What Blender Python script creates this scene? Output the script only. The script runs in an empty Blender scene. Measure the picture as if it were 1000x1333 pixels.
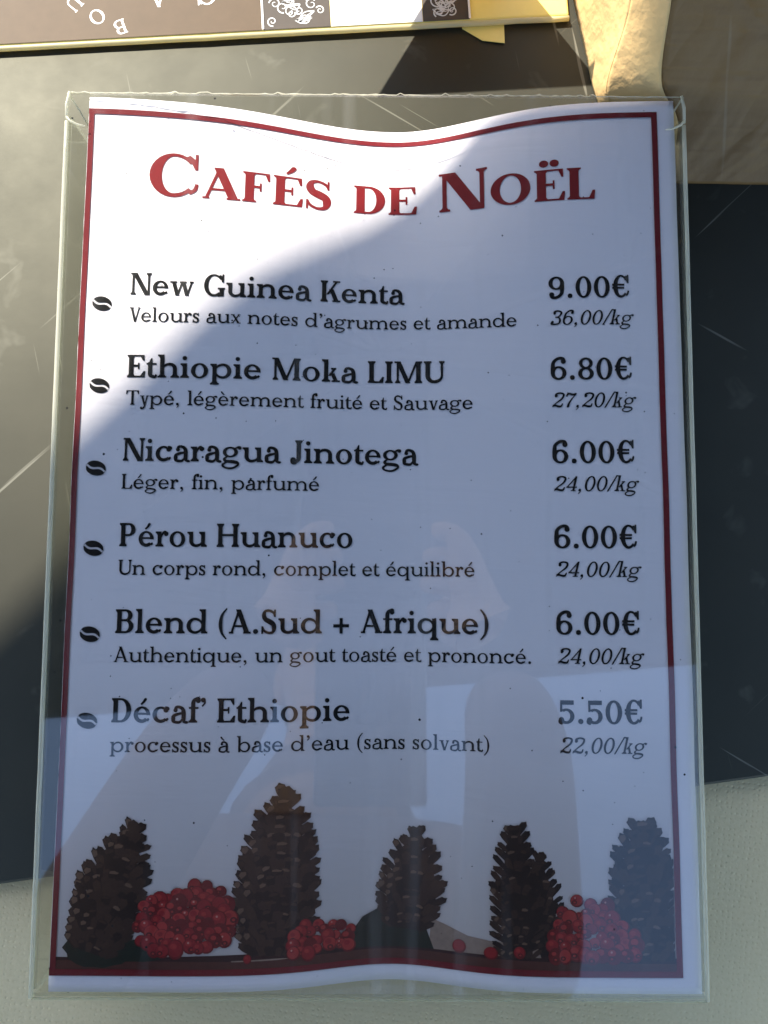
import bpy, bmesh, math, random
from mathutils import Vector, Matrix, noise
from mathutils.geometry import delaunay_2d_cdt
PI = math.pi; R = math.radians; MM = .001
S = bpy.context.scene; COL = S.collection

# ---------------------------------------------------------------- camera, sky, sun, exposure
cam = bpy.data.cameras.new('camera'); cam_o = bpy.data.objects.new('camera', cam); COL.objects.link(cam_o)
cam_o.location = (.0031649, -.0148890, .2734019); cam_o.rotation_euler = (.0786728, -.0028144, .0057714)
cam.sensor_fit = 'HORIZONTAL'; cam.sensor_width = 36; cam.lens = 36*.963; cam.clip_start = .01; cam.clip_end = 2000
cam.shift_y = 0.0
S.camera = cam_o
SUN_EL, SUN_AZ = 42, math.degrees(math.atan2(-.6, .8))       # azimuth measured from +Y towards +X
sd = Vector((math.sin(R(SUN_AZ))*math.cos(R(SUN_EL)), math.cos(R(SUN_AZ))*math.cos(R(SUN_EL)), math.sin(R(SUN_EL))))
W = bpy.data.worlds.new('World'); S.world = W; W.use_nodes = True; wn = W.node_tree.nodes; wl = W.node_tree.links
sky = wn.new('ShaderNodeTexSky'); sky.sky_type = 'NISHITA'; sky.sun_disc = False; sky.sun_elevation = R(SUN_EL); sky.sun_rotation = R(SUN_AZ)
sky.altitude = 100; sky.air_density = 1.0; sky.dust_density = .6; sky.ozone_density = 1.0
wl.new(sky.outputs[0], wn['Background'].inputs[0]); wn['Background'].inputs[1].default_value = .15
sun = bpy.data.lights.new('sun', 'SUN'); sun.energy = 4.6; sun.angle = R(.5); sun.color = (1, .93, .82)
sun_o = bpy.data.objects.new('sun', sun); COL.objects.link(sun_o); sun_o.rotation_euler = sd.to_track_quat('Z', 'Y').to_euler()
S.view_settings.view_transform = 'Standard'; S.view_settings.look = 'None'; S.view_settings.gamma = 1; S.view_settings.use_curve_mapping = False
S.view_settings.exposure = 1.43
S.cycles.use_denoising = True; S.cycles.max_bounces = 10; S.cycles.transparent_max_bounces = 24; S.cycles.sample_clamp_indirect = 6; S.cycles.caustics_reflective = False; S.cycles.caustics_refractive = False

# ---------------------------------------------------------------- helpers
def tag(o, label=None, cat=None, group=None, kind=None):
    for k, v in (('label', label), ('category', cat), ('group', group), ('kind', kind)):
        if v: o[k] = v
    return o
def empty(name, loc=(0, 0, 0), rz=0):
    o = bpy.data.objects.new(name, None); COL.objects.link(o); o.location = loc; o.rotation_euler = (0, 0, rz); o.empty_display_size = .02; return o
def mesh(name, V, F, mats, parent=None, mi=None, smooth=False):
    me = bpy.data.meshes.new(name); me.from_pydata([tuple(v) for v in V], [], F)
    for m in (mats if isinstance(mats, (list, tuple)) else [mats]): me.materials.append(m)
    if mi: me.polygons.foreach_set('material_index', mi)
    if smooth: me.polygons.foreach_set('use_smooth', [True]*len(me.polygons))
    me.update(); o = bpy.data.objects.new(name, me); COL.objects.link(o); o.parent = parent; return o
def bm_obj(name, bm, mats, parent=None, smooth=False):
    me = bpy.data.meshes.new(name); bm.normal_update(); bm.to_mesh(me); bm.free()
    for m in (mats if isinstance(mats, (list, tuple)) else [mats]): me.materials.append(m)
    if smooth: me.polygons.foreach_set('use_smooth', [True]*len(me.polygons))
    o = bpy.data.objects.new(name, me); COL.objects.link(o); o.parent = parent; return o
def box(bm, x0, y0, z0, x1, y1, z1, mi=None):
    v = [bm.verts.new((x, y, z)) for z in (z0, z1) for x, y in ((x0, y0), (x1, y0), (x1, y1), (x0, y1))]
    fs = [bm.faces.new([v[i] for i in q]) for q in ((3, 2, 1, 0), (4, 5, 6, 7), (0, 1, 5, 4), (1, 2, 6, 5), (2, 3, 7, 6), (3, 0, 4, 7))]
    if mi:
        for f, m in zip(fs, mi): f.material_index = m
    return v
def tube(bm, pts, rad, n=8, cap=True):
    rings = []
    for i, p in enumerate(pts):
        p = Vector(p); t = (Vector(pts[min(i+1, len(pts)-1)])-Vector(pts[max(i-1, 0)])).normalized()
        a = t.orthogonal().normalized() if i == 0 else (a-t*a.dot(t)).normalized()
        b = t.cross(a); r = rad[i] if isinstance(rad, (list, tuple)) else rad
        rings.append([bm.verts.new(p+a*math.cos(2*PI*k/n)*r+b*math.sin(2*PI*k/n)*r) for k in range(n)])
    for q, w in zip(rings, rings[1:]):
        for k in range(n): bm.faces.new((q[k], q[(k+1) % n], w[(k+1) % n], w[k]))
    if cap: bm.faces.new(rings[0][::-1]); bm.faces.new(rings[-1])
def fold_bevel(o, w, seg=2):
    m = o.modifiers.new('bevel', 'BEVEL'); m.width = w; m.segments = seg; m.limit_method = 'ANGLE'; return o

# node materials
class Mat:
    def __init__(s, name):
        s.m = bpy.data.materials.new(name); s.m.use_nodes = True; s.t = s.m.node_tree; s.t.nodes.clear()
        s.out = s.n('ShaderNodeOutputMaterial'); s.co = s.n('ShaderNodeTexCoord').outputs['Object']
    def n(s, kind, **kw):
        d = s.t.nodes.new(kind)
        for k, v in kw.items():
            if hasattr(d, k): setattr(d, k, v)
        return d
    def put(s, sock, v):
        if isinstance(v, bpy.types.NodeSocket): s.t.links.new(v, sock)
        elif isinstance(v, (tuple, list)) and len(v) == 3 and sock.type == 'RGBA': sock.default_value = (*v, 1)
        else: sock.default_value = v
    def math(s, op, a, b=0., clamp=False):
        d = s.n('ShaderNodeMath', operation=op, use_clamp=clamp); s.put(d.inputs[0], a); s.put(d.inputs[1], b); return d.outputs[0]
    def scale(s, v, rot=(0, 0, 0)):
        c = s.co
        if any(rot): d = s.n('ShaderNodeMapping'); s.put(d.inputs[0], c); d.inputs['Rotation'].default_value = rot; c = d.outputs[0]
        d = s.n('ShaderNodeMapping'); s.put(d.inputs[0], c); d.inputs['Scale'].default_value = v; return d.outputs[0]
    def noise(s, vec, sc=1., det=4., rough=.5, dist=0.):
        d = s.n('ShaderNodeTexNoise'); s.put(d.inputs['Vector'], vec); d.inputs['Scale'].default_value = sc; d.inputs['Detail'].default_value = det; d.inputs['Roughness'].default_value = rough; d.inputs['Distortion'].default_value = dist; return d.outputs[0]
    def voro(s, vec, sc=1., feature='F1', rand=1.):
        d = s.n('ShaderNodeTexVoronoi', feature=feature); s.put(d.inputs['Vector'], vec); d.inputs['Scale'].default_value = sc; d.inputs['Randomness'].default_value = rand; return d
    def ramp(s, v, a, b, lo=0., hi=1.):
        d = s.n('ShaderNodeMapRange'); d.clamp = True; s.put(d.inputs[0], v); d.inputs[1].default_value = a; d.inputs[2].default_value = b; d.inputs[3].default_value = lo; d.inputs[4].default_value = hi; return d.outputs[0]
    def mix(s, f, a, b):
        d = s.n('ShaderNodeMix', data_type='RGBA'); s.put(d.inputs[0], f); s.put(d.inputs[6], a); s.put(d.inputs[7], b); return d.outputs[2]
    def mixsh(s, f, a, b):
        d = s.n('ShaderNodeMixShader'); s.put(d.inputs[0], f); s.t.links.new(a, d.inputs[1]); s.t.links.new(b, d.inputs[2]); return d.outputs[0]
    def bump(s, h, dist=.001, st=1.):
        d = s.n('ShaderNodeBump'); s.put(d.inputs['Height'], h); d.inputs['Distance'].default_value = dist; d.inputs['Strength'].default_value = st; return d.outputs[0]
    def pbsdf(s, col, rough=.6, spec=.5, normal=None, **kw):
        d = s.n('ShaderNodeBsdfPrincipled'); s.put(d.inputs['Base Color'], col); s.put(d.inputs['Roughness'], rough); s.put(d.inputs['Specular IOR Level'], spec)
        if normal is not None: s.put(d.inputs['Normal'], normal)
        for k, v in kw.items(): s.put(d.inputs[k.replace('_', ' ')], v)
        return d.outputs[0]
    def done(s, sh): s.t.links.new(sh, s.out.inputs[0]); return s.m
def plain(name, col, rough=.6, spec=.4, var=.12, sc=300., bump=0.):
    m = Mat(name); n = m.noise(m.co, sc, 3.)
    c = m.mix(n, tuple(x*(1-var) for x in col), tuple(x*(1+var) for x in col))
    return m.done(m.pbsdf(c, rough, spec, m.bump(n, bump) if bump else None))

M = {}
M['ink_black'] = plain('black_ink', (.006, .006, .0065), .8, .08)
M['ink_red'] = plain('red_ink', (.15, .006, .012), .7, .15, .15)
M['ink_title'] = plain('title_red_ink', (.20, .008, .012), .7, .15, .15)
# paper
m = Mat('menu_paper'); rp = m.noise(m.scale((13, 60, 1), (0, 0, .05)), 1., 4., .5, .6); fi = m.noise(m.co, 900., 3.)
h = m.math('ADD', rp, m.math('MULTIPLY', fi, .03))
M['paper'] = m.done(m.pbsdf(m.mix(fi, (.79, .742, .785), (.825, .775, .82)), .55, .25, m.bump(h, .0011, .45)))
# printed backdrop of the photograph on the menu: fades from paper white to a warm grey
m = Mat('printed_backdrop'); sx = m.n('ShaderNodeSeparateXYZ'); m.put(sx.inputs[0], m.co); rp = m.noise(m.scale((13, 60, 1), (0, 0, .05)), 1., 4., .5, .6)
g = m.ramp(sx.outputs[1], -.050, -.142); g2 = m.math('ADD', g, m.ramp(m.noise(m.co, 22., 2.), .3, .7, -.05, .05), True)
M['backdrop'] = m.done(m.pbsdf(m.mix(g2, (.807, .758, .80), (.50, .43, .405)), .55, .25, m.bump(rp, .0011, .45)))
for k, c in dict(cone_dark=(.016, .009, .008), cone_mid=(.036, .019, .014), cone_brown=(.042, .022, .015), cone_tip=(.125, .072, .048), berry=(.25, .013, .017), berry_mid=(.34, .028, .026), berry_light=(.50, .20, .17), berry_dark=(.13, .008, .010), berry_eye=(.085, .010, .010), shelf=(.075, .024, .018), shelf_dark=(.028, .010, .010), leaf=(.012, .018, .012), cloth_print=(.26, .18, .14)).items():
    M[k] = plain(k+'_ink', c, .8, .1, .25, 500.)
# clear acrylic: thin sheet, mirror-like at its skin, with a film of dust, scuffs and specks
def acrylic(name, dust, tint=(.975, .98, .97), specks=True, rough=.03):
    m = Mat(name); ge = m.n('ShaderNodeNewGeometry'); dp = m.n('ShaderNodeVectorMath', operation='DOT_PRODUCT'); m.put(dp.inputs[0], ge.outputs['Incoming']); m.put(dp.inputs[1], ge.outputs['Normal'])
    c = m.math('SUBTRACT', 1., m.math('ABSOLUTE', dp.outputs['Value']), True); fr = m.math('ADD', m.math('MULTIPLY', m.math('POWER', c, 5.), .96), .068, True)
    tr = m.n('ShaderNodeBsdfTransparent'); m.put(tr.inputs[0], tint); gl = m.n('ShaderNodeBsdfGlossy'); m.put(gl.inputs['Color'], (1, 1, 1)); m.put(gl.inputs['Roughness'], rough)
    sh = m.mixsh(fr, tr.outputs[0], gl.outputs[0])
    film = m.ramp(m.noise(m.co, 14., 3.), .3, .75, .4, 1.3); streak = m.ramp(m.noise(m.scale((95, 4, 1)), 1., 2.), .56, .80, 0., 9.0)  # streak: smears and soft vertical highlights, both painted as pale film
    scr = m.ramp(m.noise(m.scale((700, 16, 1), (0, 0, .9)), 1., 2.), .72, .78, 0., 2.5); scr2 = m.ramp(m.noise(m.scale((620, 10, 1), (0, 0, -.5)), 1., 2.), .73, .79, 0., 2.2)
    f = m.math('MULTIPLY', m.math('ADD', m.math('ADD', film, streak), m.math('ADD', scr, scr2)), dust, True)
    df = m.n('ShaderNodeBsdfDiffuse'); m.put(df.inputs[0], (.82, .81, .78)); sh = m.mixsh(f, sh, df.outputs[0])
    if specks:
        for sc, r0, keep in ((125., .027, .55), (300., .04, .78)):
            v = m.voro(m.co, sc); sp = m.n('ShaderNodeSeparateColor'); m.put(sp.inputs[0], v.outputs['Color'])
            k = m.math('MULTIPLY', m.math('LESS_THAN', v.outputs['Distance'], m.math('MULTIPLY', sp.outputs[1], r0*2)), m.math('GREATER_THAN', sp.outputs[0], keep))
            bl = m.n('ShaderNodeBsdfDiffuse'); m.put(bl.inputs[0], (.02, .02, .022)); sh = m.mixsh(k, sh, bl.outputs[0])
    return m.done(sh)
M['acrylic'] = acrylic('clear_acrylic', .004)
M['acrylic_back'] = acrylic('clear_acrylic_back', .010, specks=False, rough=.08)
M['acrylic_wall'] = acrylic('clear_acrylic_wall', .025, (.95, .955, .92), False, .1)
m = Mat('acrylic_edge'); tr = m.n('ShaderNodeBsdfTransparent'); m.put(tr.inputs[0], (.93, .94, .86)); tl = m.n('ShaderNodeBsdfTranslucent'); m.put(tl.inputs[0], (.80, .80, .66)); df = m.pbsdf((.66, .66, .56), .25, .8)
M['edge'] = m.done(m.mixsh(.72, m.mixsh(.5, tl.outputs[0], df), tr.outputs[0]))
m = Mat('polished_rim'); tr = m.n('ShaderNodeBsdfTransparent'); m.put(tr.inputs[0], (.95, .95, .9)); tl = m.n('ShaderNodeBsdfTranslucent'); m.put(tl.inputs[0], (.88, .86, .70))
M['rim'] = m.done(m.mixsh(.42, m.mixsh(.5, tl.outputs[0], m.pbsdf((.84, .82, .70), .15, 1.)), tr.outputs[0]))
# black plastic mat with dust and scratches
m = Mat('black_scratched_plastic'); n1 = m.noise(m.co, 26., 5., .6); n2 = m.noise(m.co, 160., 4., .6)
sa = m.ramp(m.noise(m.scale((9, 330, 1), (0, 0, .55)), 1., 2., .5, .35), .715, .745); sb = m.ramp(m.noise(m.scale((8, 300, 1), (0, 0, -.75)), 1., 2., .5, .3), .715, .75); sd2 = m.ramp(m.noise(m.scale((14, 260, 1), (0, 0, 1.35)), 1., 2., .5, .3), .72, .76); sc_ = m.ramp(m.noise(m.co, 62., 3., .55, .4), .62, .74)
w = m.math('ADD', m.math('ADD', sa, m.math('ADD', sb, sd2)), m.math('MULTIPLY', sc_, .3), True)
dust = m.ramp(m.noise(m.co, 20., 6., .65), .35, .75, .0, .018)
base = m.mix(m.ramp(n1, .3, .7), (.004, .004, .0033), (.008, .008, .0066)); base = m.mix(dust, base, (.30, .29, .24)); base = m.mix(m.math('MULTIPLY', w, .30), base, (.36, .35, .29))
M['mat'] = m.done(m.pbsdf(base, m.ramp(n1, .3, .7, .55, .64), .62, m.bump(m.math('MULTIPLY', n2, .25), .0003, .35), Specular_Tint=(.97, .95, .74)))
# beige paper tablecloth with a fine embossed dot
m = Mat('beige_embossed_cloth'); v = m.voro(m.scale((520, 520, 0), (0, 0, .12)), 1., 'F1', .25); n1 = m.noise(m.co, 30., 4.); n2 = m.noise(m.co, 700., 3.)
hh = m.math('ADD', m.math('MULTIPLY', m.ramp(v.outputs['Distance'], .05, .3), .5), m.math('MULTIPLY', n2, .5))
M['cloth'] = m.done(m.pbsdf(m.mix(m.math('MULTIPLY', n2, .6), m.mix(n1, (.74, .61, .36), (.80, .67, .41)), (.58, .46, .24)), .85, .15, m.bump(hh, .0005, .55)))
# kraft paper with faint ribs, colour darkened for the bag's shaded front
m = Mat('shaded_ribbed_kraft'); n1 = m.ramp(m.noise(m.scale((5, 300, 300)), 1., 1., .5, .2), .30, .70); n2 = m.noise(m.co, 240., 4.); cr = m.ramp(m.noise(m.co, 16., 3., .5, 1.2), .42, .58); sc1 = m.ramp(m.noise(m.scale((260, 10, 9), (0, .5, .2)), 1., 2.), .66, .74)
hh = m.math('ADD', m.math('ADD', m.math('MULTIPLY', n1, .22), m.math('MULTIPLY', cr, 1.2)), m.math('MULTIPLY', n2, .3))
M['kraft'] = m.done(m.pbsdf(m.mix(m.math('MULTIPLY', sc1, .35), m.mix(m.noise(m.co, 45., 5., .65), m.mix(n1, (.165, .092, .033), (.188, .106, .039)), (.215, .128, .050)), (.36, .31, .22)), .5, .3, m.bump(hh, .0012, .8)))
M['kraft_lit'] = plain('sunlit_kraft_paper', (.70, .47, .21), .85, .12, .16, 170., .0009)  # same kraft paper, colour lightened for the sunlit gussets
M['brown_label'] = plain('brown_label_print', (.105, .070, .040), .6, .2, .12, 200.)
M['white_label'] = plain('white_label_print', (.80, .79, .74), .4, .4, .03)
M['pattern_ground'] = plain('dark_pattern_print', (.07, .055, .042), .6, .25, .15)
M['pattern_line'] = plain('silver_pattern_print', (.56, .56, .53), .4, .5, .1)
M['yellow'] = plain('yellow_glossy_card', (.88, .71, .20), .35, .5, .06)
m = Mat('pale_lit_rim'); tl = m.n('ShaderNodeBsdfTranslucent'); m.put(tl.inputs[0], (.85, .76, .42)); M['rim_pale'] = m.done(m.mixsh(.5, m.pbsdf((.82, .76, .48), .3, .5), tl.outputs[0]))
m = Mat('thin_yellow_paper'); tl = m.n('ShaderNodeBsdfTranslucent'); m.put(tl.inputs[0], (.80, .55, .10)); M['yellow_thin'] = m.done(m.mixsh(.5, m.pbsdf((.78, .56, .10), .4, .5), tl.outputs[0]))
M['canopy'] = plain('dark_canopy_fabric', (.035, .034, .036), .9, .1, .1, 60.)
M['metal'] = plain('dark_painted_metal', (.06, .06, .06), .4, .5)
M['wood'] = plain('table_wood', (.30, .20, .12), .6, .3)
M['paving'] = plain('dark_asphalt_paving', (.075, .073, .07), .85, .2, .2, 3.)
M['skin'] = plain('skin', (.48, .30, .22), .5, .4, .06)
M['jacket'] = plain('mauve_wool_jacket', (.15, .105, .11), .85, .2, .15)
M['trousers'] = plain('dark_trousers', (.04, .04, .05), .85, .2)
M['lips'] = plain('lips', (.36, .15, .13), .5, .4, .06)
M['hair'] = plain('brown_hair', (.05, .03, .02), .6, .4)
M['phone'] = plain('black_phone_glass', (.02, .02, .02), .15, .5)
M['shoe'] = plain('dark_leather', (.03, .025, .02), .5, .4)

# ---------------------------------------------------------------- lettering
# Letters are drawn from pen strokes: stems, slabs, ellipse arcs, splines and
# ball terminals, merged into one flat outline per glyph.
class Pen:
    def __init__(s, st, h, sl, e, xh=466, cap=722, asc=737, desc=-205):
        s.st, s.h, s.sl, s.e, s.xh, s.cap, s.asc, s.desc = st, h, sl, e, xh, cap, asc, desc
        s.cst = st * 1.1
        s.P = []
    def poly(s, pts):
        a = sum(pts[i][0]*pts[(i+1) % len(pts)][1] - pts[(i+1) % len(pts)][0]*pts[i][1] for i in range(len(pts)))
        if abs(a) < 1e-3: return
        s.P.append(pts if a > 0 else pts[::-1])
    def rect(s, x0, y0, x1, y1): s.poly([(x0, y0), (x1, y0), (x1, y1), (x0, y1)])
    def ball(s, x, y, r): s.poly([(x+r*math.cos(k*PI/8), y+r*math.sin(k*PI/8)) for k in range(16)])
    def strip(s, L, R):
        for i in range(len(L)-1): 
            s.poly([L[i], L[i+1], R[i+1]]); s.poly([L[i], R[i+1], R[i]])
    def arc(s, cx, cy, rx, ry, a0, a1, sr, sl_, ht=None, hb=None, n=None):
        ht = s.h if ht is None else ht; hb = ht if hb is None else hb
        n = n or max(4, int(abs(a1-a0)/11))
        L, R = [], []
        for i in range(n+1):
            a = math.radians(a0+(a1-a0)*i/n); c, d = math.cos(a), math.sin(a)
            L.append((cx+rx*c, cy+ry*d))
            R.append((cx+(rx-(sr if c > 0 else sl_))*c, cy+(ry-(ht if d > 0 else hb))*d))
        s.strip(L, R)
    def ring(s, cx, cy, rx, ry, sx, hy): s.arc(cx, cy, rx, ry, 0, 360, sx, sx, hy, n=36)
    def path(s, pts, n=7):
        q = [pts[0]]+list(pts)+[pts[-1]]; S = []
        for i in range(1, len(q)-2):
            for k in range(n):
                t = k/n; a, b, c, d = q[i-1], q[i], q[i+1], q[i+2]
                S.append(tuple(.5*(2*b[j]+(c[j]-a[j])*t+(2*a[j]-5*b[j]+4*c[j]-d[j])*t*t+(3*b[j]-a[j]-3*c[j]+d[j])*t**3) for j in range(3)))
        S.append(pts[-1]); L, R = [], []
        for i in range(len(S)):
            a, b = S[max(0, i-1)], S[min(len(S)-1, i+1)]
            dx, dy = b[0]-a[0], b[1]-a[1]; l = math.hypot(dx, dy) or 1; w = S[i][2]/2
            L.append((S[i][0]-dy/l*w, S[i][1]+dx/l*w)); R.append((S[i][0]+dy/l*w, S[i][1]-dx/l*w))
        s.strip(L, R)
    def diag(s, x0, y0, x1, y1, w):            # w measured horizontally, x = left edge
        s.poly([(x0, y0), (x0+w, y0), (x1+w, y1), (x1, y1)])
    def slab(s, x0, x1, y, up, a=None, b=None):   # serif resting on y; a..b = the stem it belongs to (bracketed)
        t = s.sl*(1 if up else -1); s.rect(x0, min(y, y+t), x1, max(y, y+t))
        if a is not None:
            k = s.sl*.9*(1 if up else -1)
            if a-x0 > 5: s.poly([(a-min(a-x0, s.e)*.62, y+t), (a, y+t), (a, y+t+k)])
            if x1-b > 5: s.poly([(b, y+t), (b+min(x1-b, s.e)*.62, y+t), (b, y+t+k)])
    def stem(s, x, y0, y1, foot='lr', head='', w=None):
        w = w or s.st; s.rect(x, y0, x+w, y1)
        if foot: s.slab(x-(s.e if 'l' in foot else 0), x+w+(s.e if 'r' in foot else 0), y0, True, x, x+w)
        if head: s.slab(x-(s.e if 'l' in head else 0), x+w+(s.e if 'r' in head else 0), y1, False, x, x+w)

def draw(p, c):
    st, h, sl, e, xh, cap, asc, de = p.st, p.h, p.sl, p.e, p.xh, p.cap, p.asc, p.desc
    C = p.cst; o = 13; m = xh/2; lb = 24
    cn = 286 - (st-78)*.62                       # counter of n
    bw = cn+2*st-10                              # width of a bowl
    x1 = lb+e
    if c in 'nhm':
        tall = asc if c == 'h' else xh
        p.stem(x1, 0, tall, 'lr', 'l'); X = x1
        k = 2 if c == 'm' else 1; cc = cn*(.93 if c == 'm' else 1)
        for i in range(k):
            x2 = X+st+cc; rx = (x2+st-X-st*.5)/2; ry = xh*.42
            p.arc(x2+st-rx, xh+o-ry, rx, ry, 0, 180, st, h, h*1.7)
            p.stem(x2, 0, xh+o-ry, 'lr'); X = x2
        return X+st+e+10
    if c == 'u':
        x2 = x1+st+cn; rx = (x2+st*.5-x1)/2; ry = xh*.42
        p.stem(x1, ry-o, xh, '', 'l'); p.stem(x2, 0, xh, 'r', 'l')
        p.arc(x1+rx, ry-o, rx, ry, 180, 360, h, st, h, h*1.7); return x2+st+e+10
    if c in 'il':
        p.stem(x1, 0, xh if c == 'i' else asc, 'lr', 'l')
        if c == 'i': p.ball(x1+st*.45, xh+165, st*.36+24)
        return x1+st+e+16
    if c == 'j':
        p.stem(x1-10, -90, xh, '', 'l'); rx = 105+st*.3
        p.arc(x1-10+st-rx, -90, rx, -de-90+o, 270, 360, st, h, h, h*1.2)
        p.ball(x1-10+st-rx-12, de+st*.36+20, st*.34+20); return x1+st+40
    if c == 'r':
        p.stem(x1, 0, xh, 'lr', 'l'); rx = 125
        p.path([(x1+st*.7, xh*.55, h), (x1+st+45, xh-55, h*1.3), (x1+st+110, xh-18, h*1.7), (x1+st+160, xh-50, st*.5)])
        p.ball(x1+st+150, xh-72, st*.36+28); return x1+st+222
    if c in 'o':
        rx = bw/2+6; p.ring(lb+14+rx, m, rx, m+o, st, h*1.1); return 2*rx+2*lb+28
    if c in 'ec':
        rx = bw/2-2; cx = lb+12+rx
        if c == 'e':
            p.arc(cx, m, rx, m+o, -4, 318, st*.92, st, h*1.2, h*1.9); p.rect(cx-rx+st*.6, m-4, cx+rx-6, m-4+h*1.05+4)
            p.path([(cx+rx*.62, m-(m+o)*.70, h*1.7), (cx+rx*.86, m-(m+o)*.48, h)])
        else:
            p.arc(cx, m, rx, m+o, 62, 318, h*1.4, st, h*1.3, h*1.9); p.ball(cx+rx*.62, xh-95, st*.38+28)
            p.path([(cx+rx*.5, xh-14, h*1.3), (cx+rx*.85, xh-50, h*1.8), (cx+rx*.88, xh-100, st*.4)])
            p.path([(cx+rx*.62, m-(m+o)*.70, h*1.7), (cx+rx*.9, m-(m+o)*.44, h)])
        return cx+rx+lb+(8 if c == 'e' else 10)
    if c in 'bpdq':
        rx = bw/2+4
        if c in 'bp':
            cx = x1+st*.45+rx; a, b = (0, asc) if c == 'b' else (de, xh)
            p.stem(x1, a, b, '' if c == 'b' else 'lr', 'l')
            if c == 'b': p.poly([(x1, 0), (x1+h*.8, -o), (x1+st*.7, 60), (x1, 80)])
            p.arc(cx, m, rx, m+o, -180, 180, st, h, h*1.5); return cx+rx+lb+10
        cx = lb+10+rx; x2 = cx+rx-st*.45; a, b = (0, asc) if c == 'd' else (de, xh)
        p.arc(cx, m, rx, m+o, 0, 360, h, st, h*1.5)
        p.stem(x2, a, b, 'r' if c == 'd' else 'lr', 'l' if c == 'd' else ''); 
        if c == 'q': p.poly([(x2+st, xh+o), (x2+st-h, xh+o), (x2+st*.3, xh-70), (x2+st, xh-90)])
        return x2+st+e+10
    if c == 'a':
        x2 = lb+cn*.92+st*.62
        p.path([(x2+st*.5, 60, st), (x2+st*.5, xh*.62, st), (x2+st*.2, xh*.88, st*.85), (x2-st*.5-20, xh-2, h*1.6), (x2-st*.5-100, xh-22, h*1.7), (x2-st*.5-140, xh-80, st*.4)])
        p.ball(x2-st*.5-116, xh-98, st*.27+28)
        p.path([(x2+st*.3, xh*.60, h*1.3), (x2-70, xh*.56, h*1.5), (lb+50+st*.3, xh*.43, st*.8), (lb+8+st*.5, xh*.24, st*.95), (lb+34+st*.4, 32, st*.72), (x2-75, 6, h*1.6), (x2, 60, h*1.2), (x2+st*.3, 130, h)])
        p.path([(x2+st*.5, 90, st), (x2+st*.72, 26, st*.7), (x2+st+35, 6, h*1.5), (x2+st+62, 36, h)])
        return x2+st+66
    if c == 'g':
        rx = bw/2-14; cx = lb+20+rx; cy = xh-(xh*.35)+2; ry = xh*.35+8
        p.arc(cx, cy, rx, ry, 0, 360, st*.9, st*.9, h*1.1)
        p.path([(cx-rx*.45, cy-ry*.82, h), (cx-rx*.78, 78, h*1.6), (cx-rx*.5, 22, st*.72), (cx+40, 8, st*.85), (cx+rx*.85, -22, st*.8), (cx+rx*.98+10, -90, st*.6), (cx+rx*.5, -178, h*1.3), (cx-20, de+2, h*1.2), (cx-rx*.75, -170, st*.5), (cx-rx*.98, -100, st*.6), (cx-rx*.6, -25, h*1.1), (cx-rx*.3, 10, h*1.3)])
        p.path([(cx+rx*.62, cy+ry*.68, h), (cx+rx*.95, xh-10, h*1.3), (cx+rx*1.18, xh-2, h*1.5)]); p.ball(cx+rx*1.22, xh-26, st*.26+26)
        return cx+rx*1.22+60
    if c == 'f':
        p.stem(x1, 0, asc-170, 'lr'); rx = 118+st*.4
        p.arc(x1+rx, asc-170, rx, 170+o, 75, 180, h, st, h*1.5); p.path([(x1+rx*.9, asc+o-h*.8, h*1.6), (x1+rx*1.3, asc-22, h*2), (x1+rx*1.45, asc-70, st*.4)])
        p.ball(x1+rx*1.26, asc-85, st*.36+28); p.rect(x1-e, xh-sl, x1+st+95, xh); return x1+st+105
    if c == 't':
        x = lb+44; p.rect(x, 110, x+st, xh+30); p.poly([(x+st, xh+150), (x+st-h*.8, xh+150), (x+st*.1-20, xh-sl), (x+st, xh-sl)])
        p.rect(x-44, xh-sl, x+st+125, xh); r = 100+st*.35
        p.arc(x+r, 115, r, 115+o, 180, 285, h, st, h, h*1.9); p.path([(x+r*1.1, -o+h*.8, h*1.8), (x+r*1.5, 22, h*1.5), (x+r*1.72, 100, h)])
        return x+st+140
    if c == 's' or c == 'S':
        H = xh if c == 's' else cap; W = (250 if c == 's' else 390)+(st-78)*.9; S = st if c == 's' else C; x = lb+22; q = H+o
        p.path([(x+W*.90, H*.74, h), (x+W*.80, H*.88, h*1.4), (x+W*.5, q-h*.7, h*1.5), (x+W*.22, H*.93, S*.6), (x+W*.08+S*.18, H*.76, S*.92), (x+W*.26, H*.60, S*1.0), (x+W*.55, H*.50, S*1.12), (x+W*.80, H*.39, S*1.0), (x+W*.93-S*.22, H*.22, S*.92), (x+W*.76, H*.06, S*.6), (x+W*.46, -o+h*.7, h*1.5), (x+W*.16, H*.13, h*1.4), (x+W*.04, H*.30, h)])
        t = sl*.95; p.rect(x+W*.90-t*.5, H*.70, x+W*.90+t*.5, H+o*.6); p.rect(x+W*.04-t*.5, -o*.6, x+W*.04+t*.5, H*.31)
        return x+W+lb+16
    if c in 'vwVW':
        H = xh if c in 'vw' else cap; S = st if c in 'vw' else C; d = (250 if c == 'v' else 245 if c == 'w' else 320)+(S-78)*.35; n = 2 if c in 'wW' else 1; x = lb+e*.7
        for i in range(n):
            X = x+i*(d*1.0+S*.35); a = X+d*.52
            p.diag(a, -o, X, H, S); p.diag(a+S*.22, -o, X+d+S*.55-h*.3, H, h*1.25); p.rect(a, -o, a+S, 4)
            if i == 0 or True: p.slab(X-e*.7, X+S+e*.7, H, False)
            if i == n-1: p.slab(X+d+S*.55-e*.9, X+d+S*.55+e*1.0, H, False)
        return X+d+S*.55+e*1.0+10
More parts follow.
